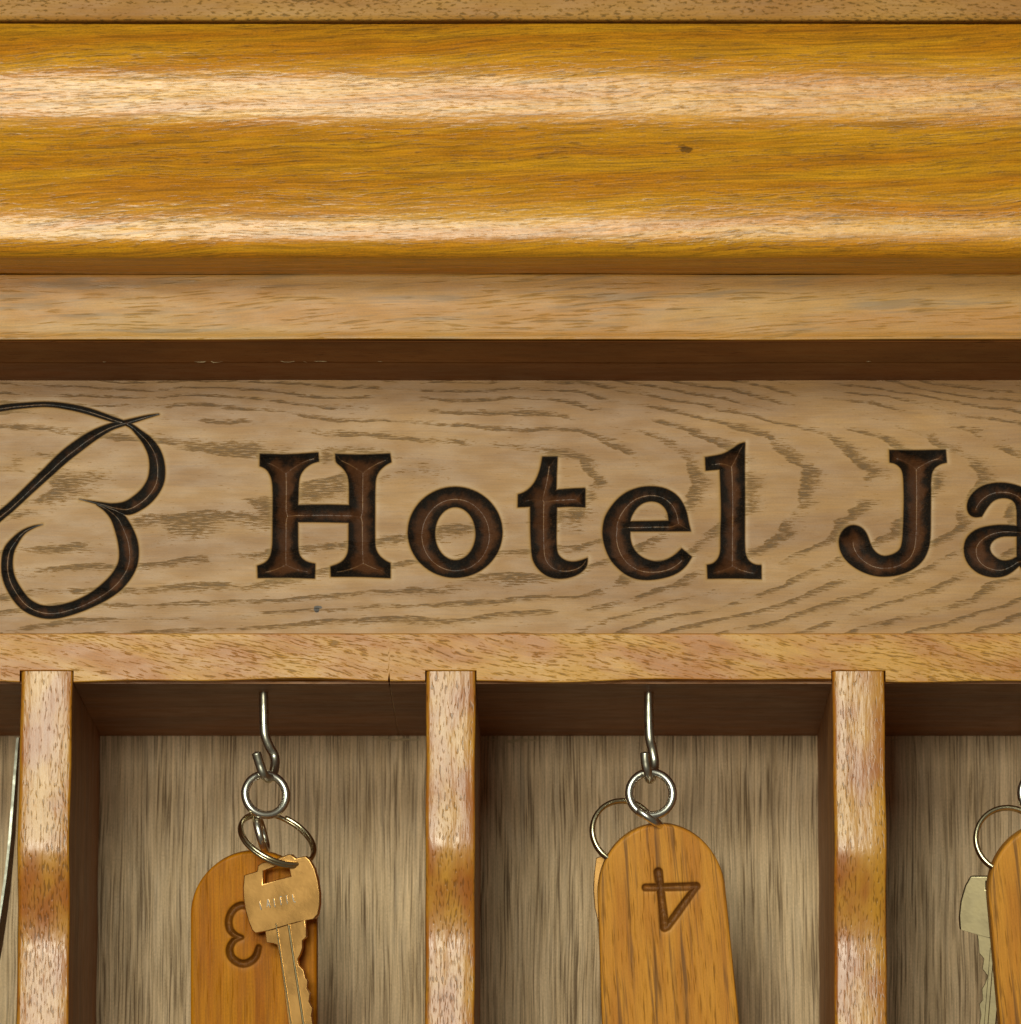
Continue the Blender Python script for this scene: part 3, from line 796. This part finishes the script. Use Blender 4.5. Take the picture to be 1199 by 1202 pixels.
# ================================================================== WOODEN TAGS
def make_tag(u0, v0, y0, tilt, W, Rr, grow, length, label, mat, number=None, nrect=None, lean=R(10)):
    """u0, v0: picture position of the top of the tag; outline in pixels hanging below it"""
    s = (P(u0 + 1, v0 + 80, y0) - P(u0, v0 + 80, y0)).length
    sz = (P(u0, v0 + 80.5, y0) - P(u0, v0 + 79.5, y0)).length
    root = thing('key_tag', label, 'key tag', P(u0, v0, y0), G_T, (lean, tilt, 0))
    T = 0.0115
    hs = [0.0] + [Rr * (1 - math.cos(R(a))) for a in range(6, 91, 6)] + list(np.linspace(Rr + 20, length - 20, 10))
    def hw(h): return W * math.sqrt(max(0, 1 - (1 - h / Rr) ** 2)) if h < Rr else W + (h - Rr) * grow
    right = [(hw(h), -h) for h in hs]
    wb = hw(length - 20)
    right += [(wb - 2, -(length - 12)), (wb - 9, -(length - 4)), (wb - 20, -length)]
    left = [(-x, yy) for x, yy in right[1:]][::-1]
    L = np.array(right + left)
    # inward normals for the edge rounding
    nx = np.roll(L, -1, 0) - np.roll(L, 1, 0)
    nn = np.stack([-nx[:, 1], nx[:, 0]], 1)
    nn /= np.linalg.norm(nn, axis=1)[:, None]
    cen = L.mean(0)
    sgn = np.sign(((cen - L) * nn).sum(1)).mean()
    nn *= 1 if sgn > 0 else -1
    rd_ = 4.0
    V, Fs, UV = [], [], []
    layers = []
    for t in (90, 65, 40, 20, 0): layers.append((rd_ * (1 - math.cos(R(t))), -T / 2 + rd_ * s * (1 - math.sin(R(t)))))
    for t in (0, 30, 60, 90): layers.append((rd_ * (1 - math.cos(R(t))), T / 2 - rd_ * s * (1 - math.sin(R(t)))))
    n = len(L)
    for ins, yy in layers:
        Q = L + nn * ins
        V += [(a * s, yy, b * sz) for a, b in Q]
    for k in range(len(layers) - 1):
        for i in range(n):
            j = (i + 1) % n
            Fs.append((k * n + i, k * n + j, (k + 1) * n + j, (k + 1) * n + i))
    Fs.append(tuple((len(layers) - 1) * n + i for i in range(n)))
    front = [Vector((V[i][0], V[i][2], 0)) for i in range(n)]
    if number:
        a0, a1, b0, b1 = nrect      # local px rectangle: x from a0 to a1, down from b0 to b1
        hole = [Vector((a0 * s, -b0 * sz, 0)), Vector((a1 * s, -b0 * sz, 0)), Vector((a1 * s, -b1 * sz, 0)), Vector((a0 * s, -b1 * sz, 0))]
        base = len(V)
        V += [(h.x, -T / 2, h.y) for h in hole]
        idx = list(range(n)) + [base + k for k in range(4)]
        for tri in tessellate_polygon([front, hole]): Fs.append(tuple(idx[k] for k in tri))
    else:
        Fs.append(tuple(range(n))[::-1])
    body = link_mesh('tag_body', V, Fs, mat, root, True)
    bm = bmesh.new(); bm.from_mesh(body.data); bmesh.ops.recalc_face_normals(bm, faces=bm.faces); bm.to_mesh(body.data); bm.free()
    fl = [p for p in body.data.polygons if abs(p.center.y + T / 2) < 1e-6]
    flat_ids = [p.index for p in fl]
    if fl and sum(p.normal.y * p.area for p in fl) > 0:
        body.data.flip_normals()
    sd = int(u0) % 7 + 1
    ul = body.data.uv_layers.new(name="UVMap")
    for p in body.data.polygons:
        for li in p.loop_indices:
            c = body.data.vertices[body.data.loops[li].vertex_index].co
            ul.data[li].uv = (c.z / PX + sd * 900, (c.x + (c.y + T / 2) * (1 if c.x > 0 else -1)) / PX + sd * 300)
    sharpen(body, 35)
    for i in flat_ids: body.data.polygons[i].use_smooth = False
    if number:
        def sdf(A, B): return np.maximum.reduce([sd_stroke(A, B, s_, 5) for s_ in number])
        PU, PV, d, cv, rdg, msk = carve_patch(a0, a1, b0, b1, 0.5, sdf, 1.5, 4.2, halo_amt=0.15)
        verts = np.stack([PU * s, -T / 2 + d * s, -PV * sz], -1).reshape(-1, 3)
        uv = np.stack([-PV * sz / PX + sd * 900, PU * s / PX + sd * 300], -1).reshape(-1, 2)
        f = grid_faces(PU.shape[0], PU.shape[1], np.ones_like(msk))
        mesh_quads('carved_number', verts, f, uv, mat, root, {'carve': cv.ravel(), 'ridge': rdg.ravel()})
    return root

YT = 0.024
def loc_px(pts, u0, v0, tilt):
    c, s_ = math.cos(tilt), math.sin(tilt)
    out = []
    for u, v_, w in pts:
        du, dv = u - u0, v_ - v0
        out.append((du * c + dv * s_, -du * s_ + dv * c, w))
    return out
# tag 3 (hangs upright, number carved upside down)
k3 = lambda a, b, w: (240 + a * .0998, 1030 + b * .0998, w * .102)
three = [k3(600, 430, 40), k3(560, 350, 42), k3(450, 315, 46), k3(350, 370, 46), k3(300, 480, 46), k3(310, 590, 46), k3(370, 660, 40), k3(450, 690, 30)]
three2 = [k3(450, 690, 30), k3(360, 730, 40), k3(310, 820, 46), k3(330, 920, 48), k3(420, 990, 48), k3(520, 990, 48), k3(610, 920, 46), k3(650, 810, 40)]
t3 = make_tag(299, 998.5, YT, 0.0, 74, 74, 0.0, 430, 'amber wooden key tag carved with an upside-down 3, behind the brass key', M['tag_dark'],
              [loc_px(three, 299, 998.5, 0), loc_px(three2, 299, 998.5, 0)], (-46, 20, 48, 150))
th4 = -math.atan2(16, 232)
k4 = lambda a, b, w: (740 + a * .1001, 980 + b * .1001, w * .118)
four = [[k4(325, 425, 48), k4(360, 700, 42), k4(400, 1065, 50)], [k4(175, 605, 40), k4(450, 600, 42), k4(770, 590, 44)], [k4(760, 610, 36), k4(600, 830, 42), k4(430, 1060, 42)]]
t4 = make_tag(771, 966.5, YT, th4, 75, 82, 0.035, 430, 'honey coloured wooden key tag carved with an upside-down 4', M['tag'],
              [loc_px(l, 771, 966.5, th4) for l in four], (-40, 56, 44, 132))
t5 = make_tag(1226, 966, YT - 0.002, -0.112, 76, 82, 0.02, 430, 'wooden key tag cut off by the right edge of the picture', M['tag'])

# screw eyes on top of the tags
def eye(root, c, e1, e2, r, t):
    o = solid_ring('screw_eye', c, e1, e2, r, t, M['nickel'])
    mw = root.matrix_world
    bpy.context.view_layer.update()
    o.parent = root
    o.matrix_parent_inverse = root.matrix_world.inverted()
    return o
bpy.context.view_layer.update()
eye(t3, P(307, 979, YT - .001), (0.10, 1, 0), (-0.26, 0, 1), 22, 4.6)
eye(t4, P(760, 958, YT - .004), (0.82, 0.10, -0.56), (0.12, 1, 0.1), 19, 4.4)
eye(t5, P(1222, 966, YT - .001), (0.55, 0.8, -0.1), (0, 0.2, 1), 19, 4.0)

# ================================================================== KEYS
def extrude_poly(name, loops, th, mat, parent, bevel=0.0003, y_off=0.0, smooth_ang=35):
    """loops: outer + holes in local (x, z) metres"""
    V, Fs = [], []
    starts = []
    tri = tessellate_polygon([[Vector((a, b, 0)) for a, b in L] for L in loops])
    flat = [p for L in loops for p in L]
    n = len(flat)
    V = [(a, -th / 2 + y_off, b) for a, b in flat] + [(a, th / 2 + y_off, b) for a, b in flat]
    for t in tri:
        Fs.append(tuple(t)); Fs.append(tuple(k + n for k in t[::-1]))
    i0 = 0
    for L in loops:
        m_ = len(L)
        for k in range(m_):
            a, b = i0 + k, i0 + (k + 1) % m_
            Fs.append((a, b, b + n, a + n))
        i0 += m_
    o = link_mesh(name, V, Fs, mat, parent, True)
    bm = bmesh.new(); bm.from_mesh(o.data); bmesh.ops.recalc_face_normals(bm, faces=bm.faces)
    bmesh.ops.dissolve_limit(bm, angle_limit=0.01, verts=bm.verts, edges=bm.edges) if len(loops) == 1 else None
    bm.to_mesh(o.data); bm.free()
    md = o.modifiers.new('bevel', 'BEVEL'); md.width = bevel; md.segments = 3; md.limit_method = 'ANGLE'; md.angle_limit = R(40)
    sharpen(o, smooth_ang); weighted(o)
    return o

def smooth_loop(pts, n=4): return [tuple(p) for p in catmull(pts, n, True)]
# key in front of tag 3 — outlines read in the enlarged crop (scale .1847)
def kx(pts, ref, s):
    return [((270 + a * .1847 - ref[0]) * s, -(980 + b * .1847 - ref[1]) * s) for a, b in pts]
KREF = (325.0, 1020.0)
YK = 0.0125
sK = (P(326, 1020, YK) - P(325, 1020, YK)).length
key = thing('brass_key', 'brass key with a stamped square head, hanging in front of the amber tag', 'key', P(*KREF, YK), G_K, (R(7.5), 0, R(-12)))
head = [(86, 252), (172, 228), (180, 192), (205, 176), (300, 152), (380, 126), (404, 128), (430, 152), (494, 139), (524, 168), (552, 222), (572, 300), (582, 380), (580, 450), (566, 515), (545, 538),
        (480, 548), (370, 576), (270, 604), (150, 622), (132, 606), (108, 545), (88, 470), (78, 390), (78, 320)]
hole = [(216, 226), (300, 203), (376, 184), (392, 264), (300, 286), (214, 308)]
extrude_poly('key_head', [kx(head, KREF, sK), kx(hole, KREF, sK)], 0.0024, M['brass'], key, 0.0006)
blade = [(214, 590), (222, 684), (270, 690), (292, 700), (306, 770), (352, 1190), (400, 1500), (450, 1560), (520, 1540), (532, 1480), (508, 1440), (520, 1380), (500, 1330), (516, 1290),
         (512, 1210), (505, 1150), (512, 1105), (490, 1060), (500, 1012), (478, 980), (487, 932), (470, 908), (462, 862), (432, 832), (424, 792), (442, 764), (458, 722), (458, 676), (486, 655), (480, 530), (350, 540)]
extrude_poly('key_blade', [kx(blade, KREF, sK)], 0.0018, M['brass'], key, 0.00022)
for (a, b, w_) in (((372, 572), (492, 1500), 15), ((290, 560), (412, 1500), 9)):
    L = [(a[0] - w_ / 2, a[1]), (a[0] + w_ / 2, a[1]), (b[0] + w_ / 2, b[1]), (b[0] - w_ / 2, b[1])]
    extrude_poly('blade_rib', [kx(L, KREF, sK)], 0.0010, M['brass_pale'], key, 0.0003, y_off=-0.00095)
# stamped marks: a row of short upright strokes, the second one an A
def stroke_poly(a, b, w_):
    dx, dy = b[0] - a[0], b[1] - a[1]; l = math.hypot(dx, dy); nx_, ny_ = -dy / l * w_ / 2, dx / l * w_ / 2
    return [(a[0] + nx_, a[1] + ny_), (b[0] + nx_, b[1] + ny_), (b[0] - nx_, b[1] - ny_), (a[0] - nx_, a[1] - ny_)]
marks = []
def zz(x, y_): return (x * 0.0834 / .1847 + (280 - 270) / .1847, y_ * 0.0834 / .1847 + (1030 - 980) / .1847)
for seg in (((290, 325), (320, 455)), ((418, 300), (398, 425)), ((418, 300), (450, 425)), ((405, 385), (440, 380)), ((500, 290), (520, 425)), ((590, 275), (612, 395)),
            ((590, 275), (622, 270)), ((682, 262), (704, 380)), ((675, 266), (700, 258)), ((772, 240), (795, 355)), ((795, 355), (822, 348))):
    marks.append(stroke_poly(zz(*seg[0]), zz(*seg[1]), 7))
Vm, Fm = [], []
for L in marks:
    Q = kx(L, KREF, sK); i = len(Vm)
    ins = [(x_ * 0.7 + sum(p[0] for p in Q) / 4 * 0.3, z_ * 0.9 + sum(p[1] for p in Q) / 4 * 0.1) for x_, z_ in Q]
    Vm += [(a, -0.0011, b) for a, b in Q] + [(a, -0.00150, b) for a, b in ins]
    Fm += [(i + 4, i + 5, i + 6, i + 7)] + [(i + k, i + (k + 1) % 4, i + 4 + (k + 1) % 4, i + 4 + k) for k in range(4)]
st_o = link_mesh('stamped_lettering', Vm, Fm, M['nickel'], key, False)

# key behind tag 4: only the edge of its head shows
sK4 = (P(701, 1040, YT + .012) - P(700, 1040, YT + .012)).length
key4 = thing('brass_key', 'brass key hidden behind the honey tag, only its curved edge showing on the left', 'key', P(738, 1010, YT + .014), G_K, (R(8), 0, R(-12)))
def simple_key(root, s, mat, head_, blade_, hole_=None, ribs=()):
    f = lambda L: [(a * s, -b * s) for a, b in L]
    extrude_poly('key_head', [f(head_)] + ([f(hole_)] if hole_ else []), 0.0024, mat, root, 0.0007)
    extrude_poly('key_blade', [f(blade_)], 0.0018, mat, root, 0.0002)
    for L in ribs: extrude_poly('blade_rib', [f(L)], 0.0010, mat, root, 0.0002, y_off=-0.00095)
simple_key(key4, sK4, M['brass'], [(-38, -4), (-41, 15), (-42.5, 35), (-41.5, 55), (-38, 72), (0, 78), (38, 72), (42, 35), (38, -6), (0, -12)],
           [(-12, 74), (-12, 100), (-10, 200), (0, 215), (10, 205), (9, 180), (14, 165), (9, 150), (14, 130), (10, 110), (14, 76)], [(-12, -3), (12, -3), (12, 8), (-12, 8)])
# pale key beside the rightmost tag
sK5 = (P(1151, 1060, YT + .010) - P(1150, 1060, YT + .010)).length
key5 = thing('brass_key', 'pale scratched brass key sticking out left of the rightmost tag', 'key', P(1166, 1028, YT + .010), G_K, (R(10), R(6), R(-12)))
simple_key(key5, sK5, M['brass_pale'], [(-26, 2), (-32, 14), (-36, 32), (-37, 52), (-35, 66), (-16, 70), (6, 74), (30, 72), (34, 40), (28, 6), (0, 0)],
           [(-14, 68), (-12, 78), (-10, 92), (-4, 98), (-5, 110), (2, 118), (-1, 128), (-4, 134), (-2, 146), (-6, 152), (-3, 164), (-6, 190), (-4, 230), (4, 240), (14, 220), (18, 72)],
           [(-6, 8), (12, 8), (12, 16), (-6, 16)], [[(3, 84), (8, 84), (6, 225), (1, 225)]])

# ================================================================== thin bent metal strip, far left
def strip():
    ctr = [(21.0, 866, .058), (18.5, 900, .057), (15.0, 950, .056), (11.0, 1000, .055), (5.0, 1050, .054), (-3.0, 1100, .052), (-13.0, 1150, .050), (-26.0, 1205, .047), (-48, 1270, .043), (-80, 1330, .04)]
    wd = [1.5, 3.0, 4.5, 5.5, 7.0, 8.5, 10.0, 12.0, 14.0, 15.0]
    c = catmull([p + (w_,) for p, w_ in zip(ctr, wd)], 6)
    V, Fs = [], []
    for u, v_, yy, w_ in c:
        a = P(u - w_ * 0.25, v_, yy); b = P(u + w_ * 0.75, v_, yy + 0.012)
        nrm = Vector((b.y - a.y, -(b.x - a.x), 0)).normalized() * 0.0004
        V += [a - nrm, b - nrm, b + nrm, a + nrm]
    n = len(c)
    for i in range(n - 1):
        for k in range(4):
            A = i * 4 + k; B = i * 4 + (k + 1) % 4
            Fs.append((A, B, B + 4, A + 4))
    Fs += [(3, 2, 1, 0), tuple((n - 1) * 4 + k for k in range(4))]
    o = link_mesh('metal_strip', V, Fs, M['steel'], None, True)
    sharpen(o, 40)
    return o
tag(strip(), 'thin curved strip of pale metal at the far left edge beside the divider', 'metal strip')
